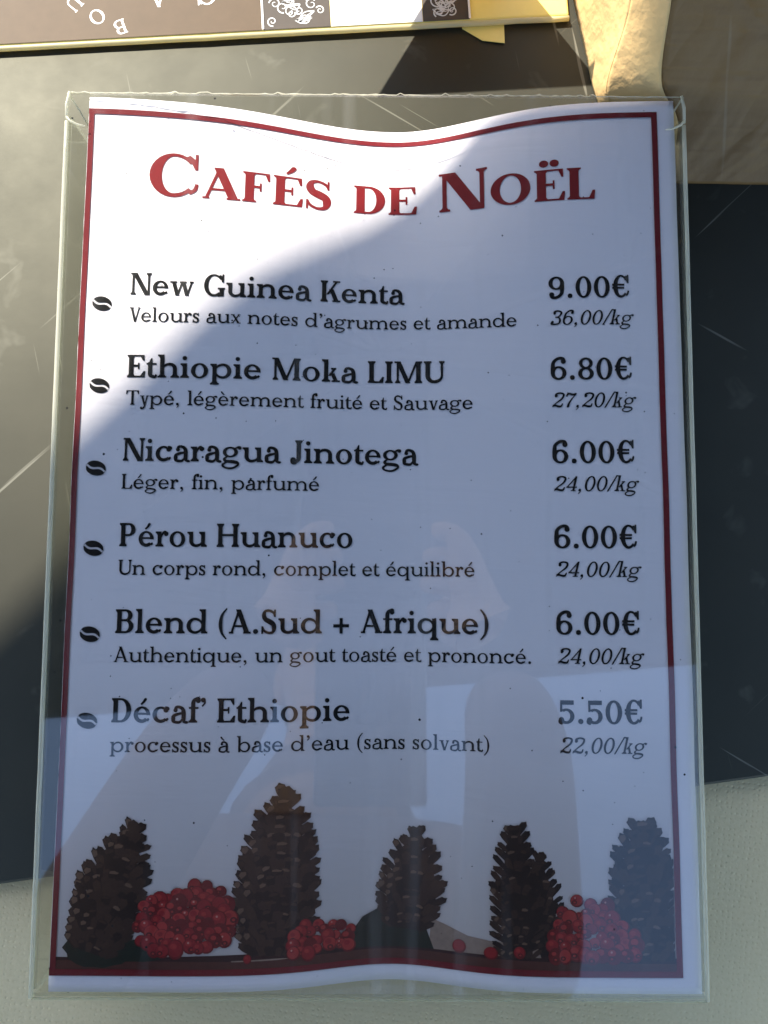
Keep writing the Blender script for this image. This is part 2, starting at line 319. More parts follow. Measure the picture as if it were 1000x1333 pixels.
    if c == 'x':
        d = 265+(st-78)*.5; x = lb+e*.6; p.diag(x+d, 0, x, xh, st); p.diag(x+6, 0, x+d+st*.4, xh, h*1.3)
        for a, w, y in ((x, st, xh), (x+d+st*.4, h, xh)): p.slab(a-e*.6, a+w+e*.6, y, False)
        for a, w in ((x+d, st), (x+6, h)): p.slab(a-e*.6, a+w+e*.6, 0, True)
        return x+d+st+e*.6+14
    if c == 'y':
        d = 235+(st-78)*.4; x = lb+e*.6; a = x+d*.52; p.diag(a, -10, x, xh, st)
        p.path([(x+d+st*.5, xh, h*1.25), (a+st*.55, -20, h*1.4), (a+st*.1, -130, h*1.8), (a-60, de+25, h*1.7), (a-115, de+45, h*2)]); p.ball(a-105, de+62, st*.3+28)
        p.slab(x-e*.7, x+st+e*.7, xh, False); p.slab(x+d+st*.5-e*.9, x+d+st*.5+e, xh, False); return x+d+st*.5+e+12
    if c == 'k':
        p.stem(x1, 0, asc, 'lr', 'l'); a = x1+st
        p.diag(a-6, xh*.42, a+165, xh-10, h*1.6); p.diag(a+150+st*.25, 0, a+60, xh*.62, st)
        p.slab(a+90, a+215+e*.4, xh, False); p.slab(a+105, a+150+st*1.25+e*.75, 0, True); return a+150+st*1.25+e*.75+8
    # capitals
    X = lb+e*.62+8; E = p.e; p.e = e*.72; e = p.e
    if c in 'EFL':
        w = (430 if c == 'E' else 400 if c == 'F' else 385)+(C-86)*.55
        p.stem(X, 0, cap, 'lr' if c != 'F' else 'lr', 'lr', C); x2 = X+w
        if c != 'L':
            p.rect(X, cap-sl, x2, cap); p.poly([(x2-sl*.9, cap), (x2, cap), (x2+6, cap-190), (x2-h*.7, cap-190), (x2-sl*2.0, cap-sl)])
            p.rect(X, cap*.5-h*.4, X+w*.64, cap*.5+h*.9); p.rect(X+w*.64-sl*.45, cap*.5-95, X+w*.64+sl*.4, cap*.5+105)
        if c != 'F':
            p.rect(X, 0, x2+12, sl); p.poly([(x2-sl*2.0, sl), (x2-h*.3, 205), (x2+h*.5+10, 205), (x2+16, 0), (x2-10, 0)])
        return x2+lb+20
    if c in 'HMNUI':
        if c == 'I': p.stem(X, 0, cap, 'lr', 'lr', C); return X+C+e+lb
        w = {'H': 460, 'M': 590, 'N': 470, 'U': 440}[c]+(C-86)*.5
        if c == 'H': p.stem(X, 0, cap, 'lr', 'lr', C); p.stem(X+w, 0, cap, 'lr', 'lr', C); p.rect(X, cap*.5-h*.5, X+w, cap*.5+h*.8); return X+w+C+e+lb
        if c == 'M':
            p.stem(X+C*.15, 0, cap, 'lr', '', h*1.3); p.stem(X+w, 0, cap, 'lr', 'r', C); mid = X+w*.5-C*.1
            p.diag(mid, 0, X-4, cap, C*1.05); p.diag(mid+C*.25, 0, X+w-h*.2, cap, h*1.3); p.slab(X-e, X+C*.8, cap, False); return X+w+C+e+lb
        if c == 'N':
            p.stem(X, 0, cap, 'lr', '', h*1.35); p.stem(X+w, 0, cap, '', 'lr', h*1.35); p.diag(X+w-C*1.15+h*1.35, -o, X-8, cap, C*1.15); p.slab(X-e, X+C*.9, cap, False)
            p.e = E; return X+w+h+e+lb
        rx = (w+C*.1+h)/2; p.stem(X, 235, cap, '', 'lr', C); p.stem(X+w, 235, cap, '', 'lr', h*1.35); p.arc(X+(w+h*1.35)/2, 240, (w+h*1.35)/2, 240+o, 180, 360, h*1.35, C, h, h*2); return X+w+h+e+lb
    if c in 'BPRD':
        p.stem(X, 0, cap, 'l', 'l', C)
        if c == 'D':
            w = 480+(C-86)*.6; p.rect(X, 0, X+w*.5, h*1.2); p.rect(X, cap-h*1.2, X+w*.5, cap); p.arc(X+w*.45, cap/2, w*.55+C*.2, cap/2, -90, 90, C*1.05, C, h*1.2); p.slab(X-e, X+C, 0, True); return X+w+C*.2+lb+16
        w = 455+(C-86)*.6; k = cap*.52 if c == 'B' else cap*.46; r = (cap-k)/2+h*.5
        p.rect(X, cap-h*1.2, X+w*.55, cap); p.rect(X, k-h*.3, X+w*.55, k+h*.9); p.arc(X+w*.52, (cap+k-h*.3)/2, w*.44, (cap-k+h*.3)/2, -90, 90, C, C, h*1.2)
        if c == 'B': p.rect(X, 0, X+w*.55, h*1.2); p.arc(X+w*.54, (k+h*.9)/2, w*.50, (k+h*.9)/2, -90, 90, C*1.05, C, h*1.2)
        else: p.slab(X-e, X+C+e, 0, True, X, X+C)
        return X+w*1.04+lb+8
    if c in 'CG€':
        s_ = 1.0 if c != '€' else .78
        rx = (300+(C-86)*.35)*s_*(1 if c != '€' else .98); cx = lb+20+rx+(28 if c == '€' else 0)
        p.arc(cx, cap/2, rx, cap/2+o, 38, 318 if c != 'G' else 312, h*1.4, C, h*1.2, h*1.5)
        xr = cx+rx*.90; p.path([(cx+rx*.55, cap-28, h*1.4), (cx+rx*.80, cap*.82, h*1.8), (xr, cap*.66, h)]); p.rect(xr-sl*.5, cap*.64, xr+sl*.5, cap+o)
        if c == 'G':
            p.rect(xr-C*.75, 0, xr+C*.25, cap*.38); p.slab(xr-C*.75-e*1.2, xr+C*.25+e*.7, cap*.40, False); p.path([(cx+rx*.4, 10, h*1.6), (xr-C*.5, 70, h*1.6)])
        else: 
            p.path([(cx+rx*.62, cap*.09, h*1.5), (cx+rx*.86, cap*.17, h*1.3), (xr+sl*.3, cap*.31, h)])
        if c == '€': p.rect(cx-rx-30, cap*.53, cx+rx*.45, cap*.53+h*1.2); p.rect(cx-rx-30, cap*.39, cx+rx*.42, cap*.39+h*1.2)
        return cx+rx+lb+(26 if c == 'G' else 12)
    if c == 'O': rx = 335+(C-86)*.3; p.ring(lb+20+rx, cap/2, rx, cap/2+o, C*1.02, h*1.2); return 2*rx+2*lb+40
    if c == 'A':
        w = 520+(C-86)*.35; x = lb+e*.5; ap = x+w*.5; p.diag(x+w-C*.55, 0, ap-C*.62, cap+o, C*1.08); p.diag(x+20, 0, ap-h*.4, cap+o, h*1.35); p.rect(x+w*.22, cap*.27, x+w*.70, cap*.27+h*1.15)
        p.slab(x-e*.4, x+20+h+e*1.0, 0, True); p.slab(x+w-C*.55-e*.9, x+w+C*.5+e*.8, 0, True); return x+w+C*.5+e*.8+6
    if c == 'J':
        x = lb+190; p.stem(x, 170, cap, '', 'lr', C); p.arc(x+C-150-C*.3, 175, 150+C*.3, 175+o, 250, 360, C, h, h, h*1.7); p.ball(lb+st*.36+44, 95, st*.36+40)
        p.path([(lb+22, 90, h), (lb+45, 20, h*1.5), (lb+110, -4, h*1.8), (lb+190, 10, h*1.6)]); return x+C+e+lb
    if c == 'K':
        p.stem(X, 0, cap, 'lr', 'lr', C); a = X+C; p.diag(a-4, cap*.34, a+310, cap-10, h*1.5); p.diag(a+270, 0, a+85, cap*.60, C*1.08)
        p.slab(a+215, a+300+h*2+e*.9, cap, False); p.slab(a+205, a+280+C+e*.9, 0, True); return a+280+C+e*.9+6
    if c == 'T':
        w = 560+(C-86)*.4; x = lb+8; p.stem(x+w/2-C/2, 0, cap, 'lr', '', C); p.rect(x, cap-sl, x+w, cap)
        for a, b in ((x, 1), (x+w, -1)): p.poly([(a, cap), (a+b*sl*1.0, cap), (a+b*sl*2.0, cap-sl), (a+b*h*.6, cap-200), (a-b*8, cap-200)])
        return x+w+lb+8
    # figures and signs
    D = st*1.02; N = 556 if st < 110 else 580
    if c == '0': p.ring(N/2, 346, N/2-38, 346+o, D*1.02, h*1.2); return N
    if c in '69':
        n0 = len(p.P); cx = N/2; rx = N/2-42; ry = 222
        p.arc(cx, ry-o, rx, ry, 0, 360, D, D, h*1.2)
        p.path([(cx-rx+D*.5, ry, D), (cx-rx+D*.52, 380, D*1.02), (cx-rx*.62, 560, D*.85), (cx-10, 675, h*1.8), (cx+rx*.52, 672, h*1.9), (cx+rx*.80, 610, st*.45)]); p.ball(cx+rx*.60, 582, st*.38+32)
        if c == '9': 
            for k in range(n0, len(p.P)): p.P[k] = [(N-x, 692-y) for x, y in p.P[k]]
        return N
    if c == '8': p.arc(N/2, 520, N/2-72, 172+o, 0, 360, D*.85, D*.85, h*1.3); p.arc(N/2, 190, N/2-42, 190+o, 0, 360, D, D, h*1.3); return N
    if c == '5':
        p.rect(95, 692-D*1.0, N-70, 692); p.rect(95, 350, 95+h*1.2, 692); cx = N/2-8; p.arc(cx, 218, N/2-44, 218+o, -125, 128, D, D, h*1.3, h*1.5)
        p.path([(cx-110, -2, h*1.6), (cx-190, 40, h*1.9), (cx-215, 110, st*.4)]); p.ball(85+st*.36, 112, st*.38+32); return N
    if c == '2':
        p.path([(95, 520, st*.5), (110, 620, h*2), (N*.5, 692+o-h*.7, h*1.6), (N-105, 620, D*.85), (N-85, 500, D), (N-150, 375, D*.9), (N*.42, 220, D*.6), (90, 60, h*1.6)]); p.ball(95+st*.4, 535, st*.38+32)
        p.path([(70, 70, h*2.2), (200, 85, D*.9), (340, 45, D*.95), (N-80, 55, h*2), (N-50, 190, h)]); p.rect(70, 0, 110, 70); return N
    if c == '3':
        p.path([(100, 560, st*.5), (120, 640, h*2), (N*.48, 692+o-h*.7, h*1.5), (N-130, 620, D*.8), (N-110, 520, D), (N-190, 400, D*.6), (N*.38, 368, h*1.3)])
        p.path([(N*.38, 368, h*1.3), (N-170, 340, D*.6), (N-85, 200, D), (N-120, 70, D*.8), (N*.46, -o+h*.7, h*1.5), (100, 50, h*2), (85, 140, st*.5)]); p.ball(105+st*.36, 555, st*.38+28); p.ball(90+st*.36, 130, st*.38+30); return N
    if c == '4': x = N-150-D*.6; p.rect(x, 0, x+D, 692); p.diag(36, 175, x+D-h*1.4, 692, h*1.5); p.rect(36, 155, N-20, 155+sl*1.2); p.slab(x-70, x+D+60, 0, True); return N
    if c == '7':
        p.path([(70, 500, h), (95, 610, h*2), (190, 640, D*.95), (330, 600, D*.9), (N-60, 640, h*2.2)]); p.rect(60, 500, 60+sl*1.1, 700); p.path([(N-55, 660, h*1.3), (N*.62, 400, D*.6), (N*.46, 190, D*1.0), (N*.44, 40, D*1.1)]); p.ball(N*.44, 40, D*.56); return N
    if c == '.': p.ball(139, st*.32+24, st*.38+30); return 278
    if c in ',’':
        y = 0 if c == ',' else asc-130
        p.ball(130, y+st*.32+24, st*.36+28); p.path([(130+st*.2, y+st*.32+30, st*.5+18), (160+st*.15, y-20, st*.3+16), (95, y-125, h*.8)]); return 278 if c == ',' else 250
    if c == '/': p.diag(10, -20, 300, 745, h*1.5); return 330
    if c == '+': p.rect(60, 230-h*.9, 546, 230+h*.9); p.rect(303-h*.9, -10, 303+h*.9, 470); return 606
    if c == '(': p.path([(290, asc+25, h*.8), (150, 560, st*.62), (105, 290, st*.9), (150, 20, st*.62), (290, -170, h*.8)]); return 333
    if c == ')': p.path([(45, asc+25, h*.8), (185, 560, st*.62), (230, 290, st*.9), (185, 20, st*.62), (45, -170, h*.8)]); return 333
    return 278

ACC = {'é': ('e', 'a'), 'è': ('e', 'g'), 'à': ('a', 'g'), 'É': ('E', 'a'), 'Ë': ('E', 'd'), 'ê': ('e', 'c')}
STYLES = {'bold': (128, 54, 58, 66), 'book': (98, 47, 46, 64), 'title': (150, 44, 40, 62), 'caps': (96, 44, 44, 58)}
GC = {}
def glyph(c, style):
    if (c, style) in GC: return GC[c, style]
    p = Pen(*STYLES[style]); b, ac = ACC.get(c, (c, '')); adv = 278 if c == ' ' else draw(p, b)
    top = p.cap if b.isupper() else p.xh; cx = adv*.5-(30 if b == 'a' else 0); y = top+70; w = p.st*.55+18
    if ac == 'a': p.path([(cx-35, y, p.h), (cx+45, y+75, w*.85), (cx+95, y+150, w)]); p.ball(cx+95, y+148, w*.5)
    if ac == 'g': p.path([(cx+45, y, p.h), (cx-35, y+75, w*.85), (cx-85, y+150, w)]); p.ball(cx-85, y+148, w*.5)
    if ac == 'd': p.ball(cx-95, y+70, p.st*.36+30); p.ball(cx+95, y+70, p.st*.36+30)
    V, F = [], []
    for q in p.P: F.append(list(range(len(V), len(V)+len(q)))); V += [Vector(t) for t in q]
    if F:
        r = delaunay_2d_cdt(V, [], F, 0, 1e-3); V = [tuple(v) for v in r[0]]; F = [list(f) for f, o in zip(r[2], r[5]) if o]
    GC[c, style] = (V, F, adv); return GC[c, style]

def typeset(text, style, x0, x1, y, size, shear=0, small=None):
    """Flat verts and faces of one line set from x0, squeezed or stretched to end at x1 (mm)."""
    V, F, x = [], [], 0
    for ch in text:
        k = 1.0
        if small and ch.islower(): ch = ch.upper(); k = small
        v, f, a = glyph(ch, style); b = len(V)
        V += [((x+px*k), py*k) for px, py in v]; F += [[i+b for i in q] for q in f]; x += a*k
    lo, hi = min(v[0] for v in V), max(v[0] for v in V); s = size/1000; sx = (x1-x0)/(hi-lo) if x1 is not None else s
    return [((vx-lo)*sx+x0+vy*s*shear, vy*s+y) for vx, vy in V], F, sx/s

# ---------------------------------------------------------------- setting
g = mesh('ground', [(-600, -600, -.80), (600, -600, -.80), (600, 600, -.80), (-600, 600, -.80)], [(0, 1, 2, 3)], M['paving']); g['kind'] = 'structure'
t = tag(empty('market_table', (.05, .30, -.80)), 'wooden trestle market table under the beige cloth', 'table')
bm = bmesh.new(); box(bm, -.82, -.55, .755, .82, .55, .793); bm_obj('tabletop', bm, M['wood'], t)
for sx in (-1, 1):
    for sy in (-1, 1):
        bm = bmesh.new(); box(bm, sx*.75-.025, sy*.48-.025, 0, sx*.75+.025, sy*.48+.025, .755); bm_obj('leg', bm, M['wood'], t)
# tablecloth: lies on the table and hangs over its rim
V, F = [], []; nx, ny = 60, 44
def cloth_pt(i, j):
    x = -.84+.03+(1.68)*i/nx+.05-.03; y = -.27+1.14*j/ny; return x, y
for j in range(-6, ny+7):
    for i in range(-6, nx+7):
        ci, cj = min(max(i, 0), nx), min(max(j, 0), ny); x, y = cloth_pt(ci, cj)
        d = max(abs(i-ci), abs(j-cj)); ox = (i-ci); oy = (j-cj); z = -.0045
        if d: 
            f = .006+.010*math.sin(ci*1.3+cj*1.7)*d/6; x += (1 if ox > 0 else -1 if ox < 0 else 0)*f; y += (1 if oy > 0 else -1 if oy < 0 else 0)*f; z -= .045*d
        V.append((x, y, z))
w_ = nx+13
for j in range(ny+12):
    for i in range(nx+12): a = j*w_+i; F.append((a, a+1, a+1+w_, a+w_))
tag(mesh('tablecloth', V, F, M['cloth'], smooth=True), 'beige embossed cloth showing in front of the black mat under the menu', 'tablecloth')
# black display mat
bm = bmesh.new(); P = [(-.42, -.1680), (.50, -.0383), (.60, .62), (-.42, .62)]
lo = [bm.verts.new((x, y, -.0040)) for x, y in P]; hi = [bm.verts.new((x, y, 0)) for x, y in P]
bm.faces.new(hi); bm.faces.new(lo[::-1])
for i in range(4): bm.faces.new((lo[i], lo[(i+1) % 4], hi[(i+1) % 4], hi[i]))
o = bm_obj('display_mat', bm, M['mat']); fold_bevel(o, .0012); tag(o, 'black scratched plastic mat lying under the menu holder and the coffee bags', 'mat')

# ---------------------------------------------------------------- menu sheet (mm coordinates, then lifted onto the bowed sheet)
def zs(x, y):
    u = (x+104)/210; v = min(max((149-y)/297, 0), 1)
    T = [(0, 20.3), (.08, 15.5), (.2, 8), (.35, 5.7), (.5, 5), (.8, 6), (1, 8.3)]
    A = T[-1][1]
    for (a, p), (b, q) in zip(T, T[1:]):
        if v <= b: k = (v-a)/(b-a); A = p+(q-p)*k; break
    lo = min(max((v-.5)/.5, 0), 1); top = max(0, 1-v/.3)
    s = .20-.07*lo+(.06*top if u < .53 else .0)
    return 22.45-A*math.exp(-((u-.53)/s)**2)+.10*math.sin(y*.11+x*.01)*(1-top)+.42*noise.noise((x*.022, y*.035, 6))
def lift(V, off=.15): return [(x*MM, y*MM, (zs(x, y)+off)*MM) for x, y in V]
sheet = tag(empty('menu_sheet'), 'white printed coffee menu sheet with red border bowed inside the clear holder', 'menu')
def edge_l(y): return -101.9+(y-150)*.0068
def edge_r(y): return 106.0-(y-150)*.0062
NX, NY = 84, 120; V, F = [], []
for j in range(NY+1):
    y = -151.3+(303.8)*j/NY
    for i in range(NX+1):
        x = edge_l(y)+(edge_r(y)-edge_l(y))*i/NX
        if i == 0: x += .18*noise.noise((y*.9, 3, 0))
        V.append((x, y))
for j in range(NY):
    for i in range(NX): a = j*(NX+1)+i; F.append((a, a+1, a+NX+2, a+NX+1))
p = mesh('paper', lift(V, 0), F, M['paper'], sheet, smooth=True); md = p.modifiers.new('thickness', 'SOLIDIFY'); md.thickness = .0002; md.offset = -1
def layered(polys, mats, grid=2.4):
    """One flat print from overlapping outlines: each bit of surface takes the ink of the last outline over it."""
    V, F, k = [], [], []
    for pts, mi in polys:
        a = sum(pts[i][0]*pts[(i+1) % len(pts)][1]-pts[(i+1) % len(pts)][0]*pts[i][1] for i in range(len(pts)))
        if abs(a) < 1e-4: continue
        pts = pts if a > 0 else pts[::-1]
        if grid:
            fine = []
            for (xa, ya), (xb, yb) in zip(pts, pts[1:]+pts[:1]):
                n_ = max(1, int(math.hypot(xb-xa, yb-ya)/2.2)); fine += [(xa+(xb-xa)*i/n_, ya+(yb-ya)*i/n_) for i in range(n_)]
            pts = fine
        F.append(list(range(len(V), len(V)+len(pts)))); V += [Vector((x, y)) for x, y in pts]; k.append(mi)
    if grid:
        x0, x1 = min(v.x for v in V), max(v.x for v in V); y0, y1 = min(v.y for v in V), max(v.y for v in V)
        nx, ny = int((x1-x0)/grid)+1, int((y1-y0)/grid/2)+1
        V += [Vector((x0+(x1-x0)*(i+.5)/nx, y0+(y1-y0)*(j+.5)/ny)) for i in range(nx) for j in range(ny)]
    r = delaunay_2d_cdt(V, [], F, 0, 1e-4); f2, mi = [], []
    for f, o in zip(r[2], r[5]):
        if o: f2.append(list(f)); mi.append(k[max(o)])
    return [tuple(v) for v in r[0]], f2, mi
def printed(name, polys, mats, off=.15, grid=2.4):
    V, F, mi = layered(polys, mats, grid); return mesh(name, lift(V, off), F, [M[k] for k in mats], sheet, mi)
def quad_strip(pts, w):
    out = []
    for (x0, y0), (x1, y1) in zip(pts, pts[1:]):
        n = max(1, int(math.hypot(x1-x0, y1-y0)/3)); dx, dy = x1-x0, y1-y0; l = math.hypot(dx, dy); nx_, ny_ = -dy/l*w/2, dx/l*w/2
        for i in range(n):
            a, b = i/n, (i+1)/n; P0 = (x0+dx*a, y0+dy*a); P1 = (x0+dx*b, y0+dy*b)
            out.append(([(P0[0]+nx_, P0[1]+ny_), (P0[0]-nx_, P0[1]-ny_), (P1[0]-nx_, P1[1]-ny_), (P1[0]+nx_, P1[1]+ny_)], 0))
    return out
# faint printed backdrop, then the red frame
def bl(y): return edge_l(y)+1.0
printed('backdrop_print', [([(bl(-46), -46), (bl(-145), -145), (100.4, -145), (99.9, -46)], 0)], ['backdrop'], .07)
fl = [(edge_l(y)+1.15, y) for y in (147.2, 75, 0, -75, -146)]; fr_ = [(98.9+(147-y)*.0062, y) for y in (147.2, 75, 0, -75, -146)]
printed('red_frame', quad_strip(fl, 1.9)+quad_strip(fr_, 2.0)+quad_strip([(fl[0][0]-1.05, 147.2), (fr_[0][0]+1, 147.2)], 2.0)+quad_strip([(fl[-1][0]-1.05, -145.2), (fr_[-1][0]+1, -145.2)], 2.0), ['ink_red'], .3, 0)
def line(name, text, style, x0, x1, y, size, mat, shear=0, small=None):
    V, F, _ = typeset(text, style, x0, x1, y, size, shear, small)
    return mesh(name, lift(V, .2), F, M[mat], sheet)
line('title', 'Cafés de Noël', 'title', -79.9, 77.8, 116.4, 22.2, 'ink_title', 0, .735)
ROWS = [(80.2, 'New Guinea Kenta', 95.7, 'Velours aux notes d’agrumes et amande', 134.8, '9.00€', '36,00/kg'),
        (51.0, 'Ethiopie Moka LIMU', 110.1, 'Typé, légèrement fruité et Sauvage', 119.8, '6.80€', '27,20/kg'),
        (21.9, 'Nicaragua Jinotega', 101.3, 'Léger, fin, parfumé', 66.9, '6.00€', '24,00/kg'),
        (-7.3, 'Pérou Huanuco', 78.8, 'Un corps rond, complet et équilibré', 120.8, '6.00€', '24,00/kg'),
        (-36.4, 'Blend (A.Sud + Afrique)', 125.7, 'Authentique, un gout toasté et prononcé.', 139.9, '6.00€', '24,00/kg'),
        (-65.8, 'Décaf’ Ethiopie', 79.0, 'processus à base d’eau (sans solvant)', 126.2, '5.50€', '22,00/kg')]
for (y, nm, w1, nt, w2, pr, kg), bdy in zip(ROWS, (-3.3, -3.0, -2.6, -.7, -.4, .5)):
    x = -84.9+(y-80)*.0112
    line('coffee_name', nm, 'bold', x, x+w1, y, 11.0, 'ink_black')
    line('tasting_note', nt, 'book', x-.1, x-.1+w2, y-9.6, 7.05, 'ink_black')
    px = 61.0+(80-y)*.0095
    line('price', pr, 'bold', px, px+27.9, y+.3, 11.0, 'ink_black')
    line('price_per_kilo', kg, 'book', px+.3, px+28.5, y-9.4, 7.4, 'ink_black', .24)
    # coffee bean bullet: two halves parted by an S-shaped groove
    a, b, rot = 3.55, 2.55, R(-14); up, dn = [], []
    S_ = lambda t: .55*math.sin(t*PI)*-1
    gr = [(-1+2*i/14) for i in range(15)]
    def el(t, sgn): return (a*t, sgn*b*math.sqrt(max(0, 1-t*t)))
    up = [(a*t, min(max(-.75*t+.62*math.sin(t*PI)+.36, -b*math.sqrt(max(0, 1-t*t))), b*math.sqrt(max(0, 1-t*t)))) for t in gr]+[el(-t, 1) for t in gr][0:]
    dn = [(a*t, min(max(-.75*t+.62*math.sin(t*PI)-.36, -b*math.sqrt(max(0, 1-t*t))), b*math.sqrt(max(0, 1-t*t)))) for t in gr]+[el(-t, -1) for t in gr]
    V, F = [], []
    for half, sg in ((up, 1), (dn, -1)):
        top = [el(t, sg) for t in gr]; low = half[:15]; k = len(V); V += top+low
        F += [(k+i, k+i+1, k+15+i+1, k+15+i) for i in range(14)]
    V = [(-94.6+vx*math.cos(rot)-vy*math.sin(rot), y+bdy+vx*math.sin(rot)+vy*math.cos(rot)) for vx, vy in V]
    mesh('bean_bullet', lift(V, .2), F, M['ink_black'], sheet)
# the printed still life
def px(x, y): return (-103.6+(x-65)/4.015, -145.4+(1266-y)/4.05)
rnd = random.Random(5)
def pine_cone(bx, by, tx, ty, hw, prof=None, seed=1, clip=99.2):
    q = random.Random(seed); ax, ay = tx-bx, ty-by; L = math.hypot(ax, ay); ux, uy = ax/L, ay/L; nx_, ny_ = uy, -ux
    W_ = lambda t: hw*(prof(t) if prof else (math.sin(min(1, (t*.93+.12))*PI)**.62*(1-.28*t)*1.12))
    at = lambda t, s: (min(bx+ux*L*t+nx_*s, clip), by+uy*L*t+ny_*s)
    polys = [([at(i/12, W_(i/12)*.72) for i in range(13)]+[at(i/12, -W_(i/12)*.72) for i in range(12, -1, -1)], 0)]
    rows = int(L/2.7)
    for r in range(rows, -1, -1):
        t = (r+.3)/(rows+.6); w = W_(t); n = max(3, int(w/1.45)); row = []
        for k in range(n):
            s = -1+2*(k+.5*(r % 2)+q.uniform(-.12, .12)+.25)/n; s = max(-1, min(1, s)); row.append((abs(s), s))
        row += [(1, -1), (1, 1)]+([(0, 0), (.5, -.5), (.5, .5)] if r >= rows-1 else [])
        for _, s in sorted(row, reverse=True):
            ang = s*.86+q.uniform(-.16, .16); up_ = (.72+.6*t); dx, dy = math.sin(ang)*1.0, math.cos(ang)*up_
            ln = (2.3+2.5*abs(s)**2)*(.78+.5*q.random())*(hw/11)**.5*(1-.22*t); wd = (1.4-.3*abs(s))*(.85+.4*q.random())*(hw/11)**.5
            c = (t, s*w*.78); T = lambda a, b: at(c[0]+(a*dy-b*dx*.9)/L, c[1]+a*dx+b*(.35+abs(dy)*.8))
            polys.append(([T(-1.2, -wd*.7), T(-1.2, wd*.7), T(ln*.5, wd*.95), T(ln*.86, wd*.9), T(ln*.98, wd*.45), T(ln*1.12, wd*.1), T(ln*.97, -wd*.35), T(ln*.9, -wd*.85), T(ln*.5, -wd*.95)], (1, 1, 0, 0, 0, 3)[q.randrange(6)]))
            if q.random() < .7 and s < .6: 
                e = ln*.95; polys.append(([T(e*.5, -wd*.8), T(e*.86, -wd*.8), T(e*1.02, -wd*.1), T(e*.86, wd*.75), T(e*.62, wd*.5), T(e*.56, 0)], 2 if q.random() < .34*(1-.6*s) else (3 if q.random() < .6 else 1)))
    return polys
CM = ['cone_dark', 'cone_mid', 'cone_tip', 'cone_brown']
def cone_px(bx, by, tx, ty, hw, seed, off, **k): 
    a, b = px(bx, by), px(tx, ty); printed('pine_cone_print', pine_cone(*a, *b, hw, seed=seed, **k), CM, off)
# shelf, folded cloth, dark leaves
sh = [px(67, 1246), px(67, 1263), px(884, 1263), px(884, 1245), px(700, 1243), px(480, 1241), px(200, 1248)]
sd_ = [px(67, 1246), px(67, 1250), px(300, 1252), px(480, 1249), px(884, 1252), px(884, 1245), px(700, 1243), px(480, 1239), px(200, 1246)]
lg = [px(x0+dx, y0+dy) for x0, y0 in ((300, 1251),) for dx, dy in ((0, 0), (60, -1), (78, -.5), (60, 1), (0, 1.5))]
printed('shelf_print', [(sh, 0), (sd_, 1), (lg, 2)], ['shelf', 'shelf_dark', 'cloth_print'], .16)
printed('folded_cloth_print', [([px(560, 1246), px(562, 1206), px(580, 1212), px(610, 1224), px(640, 1228), px(700, 1230), px(705, 1246)], 0)], ['cloth_print'], .20)
def blob(cx, cy, rx, ry, n=22, j=.06, seed=0):
    q = random.Random(seed); return [px(cx+rx*math.cos(2*PI*i/n)*(1+q.uniform(-j, j)), cy+ry*math.sin(2*PI*i/n)*(1+q.uniform(-j, j))) for i in range(n)]
printed('leaf_print', [(blob(128, 1234, 46, 26, seed=1), 0), (blob(180, 1238, 40, 14, seed=4), 0)], ['leaf'], .26)
printed('leaf_print', [([px(452, 1246), px(458, 1222), px(470, 1206), px(490, 1196), px(520, 1196), px(552, 1210), px(566, 1246)], 0)], ['leaf'], .26)
cone_px(712, 1244, 704, 1118, 5.6, 24, .16)
cone_px(116, 1240, 168, 1084, 11.2, 21, .30)
cone_px(352, 1246, 366, 1040, 13.2, 22, .30)
cone_px(528, 1222, 541, 1096, 10.2, 23, .30)
cone_px(676, 1248, 671, 1084, 6.9, 25, .34, prof=lambda t: (.62+.42*math.sin(min(1, t*1.15+.12)*PI)**.6)*(1 if t < .82 else max(.2, 1-(t-.82)*4)))
cone_px(840, 1248, 840, 1078, 12.2, 26, .30, prof=lambda t: (1.05-.55*t)*(1 if t < .8 else max(.2, 1-(t-.8)*3.8)), clip=99.3)
def berries(name, lst, off):
    polys = []
    for x, y, r in lst:
        c = px(x, y); r /= 4.03; el_ = rnd.uniform(.85, 1.15)
        cir = lambda cx, cy, r_, n=14, f=1.: [(cx+r_*math.cos(2*PI*i/n), cy+r_*f*math.sin(2*PI*i/n)) for i in range(n)]
        tone = rnd.choice((0, 0, 2, 4)); polys.append((cir(c[0], c[1], r, 14, el_), 2)); polys.append((cir(c[0]-.05*r, c[1]+.09*r, r*.84, 14, el_), tone))
        if rnd.random() < .7: polys.append((cir(c[0]-.24*r, c[1]+.34*r, r*rnd.uniform(.3, .5), 10, .8), 4 if tone != 4 else 0))
        if rnd.random() < .16: polys.append((cir(c[0]-.28*r, c[1]+.42*r, r*.14, 7), 1))
        if rnd.random() < .7:
            a = rnd.uniform(-2.8, -.3); ex, ey = c[0]+math.cos(a)*r*.42, c[1]+math.sin(a)*r*.42
            polys.append((cir(ex, ey, r*.42, 9, .8), 3)); polys.append((cir(ex, ey, r*.19, 7, .8), 4))
    printed(name, polys, ['berry', 'berry_light', 'berry_dark', 'berry_eye', 'berry_mid'], off, 0)
def cluster(pts, n, r, seed):
    q = random.Random(seed); out = []
    x0, x1 = min(p[0] for p in pts), max(p[0] for p in pts); y0, y1 = min(p[1] for p in pts), max(p[1] for p in pts); t = 0
    def inside(x, y):
        c = False
        for i in range(len(pts)):
            (xa, ya), (xb, yb) = pts[i], pts[i-1]
            if (ya > y) != (yb > y) and x < (xb-xa)*(y-ya)/(yb-ya)+xa: c = not c
        return c
    while len(out) < n and t < 6000:
        t += 1; x, y = q.uniform(x0, x1), q.uniform(y0, y1)
        if inside(x, y) and all(math.hypot(x-a, y-b) > r*1.06 for a, b, _ in out): out.append((x, y, r*q.uniform(.8, 1.2)))
    q.shuffle(out); out.sort(key=lambda b: b[1]); return out
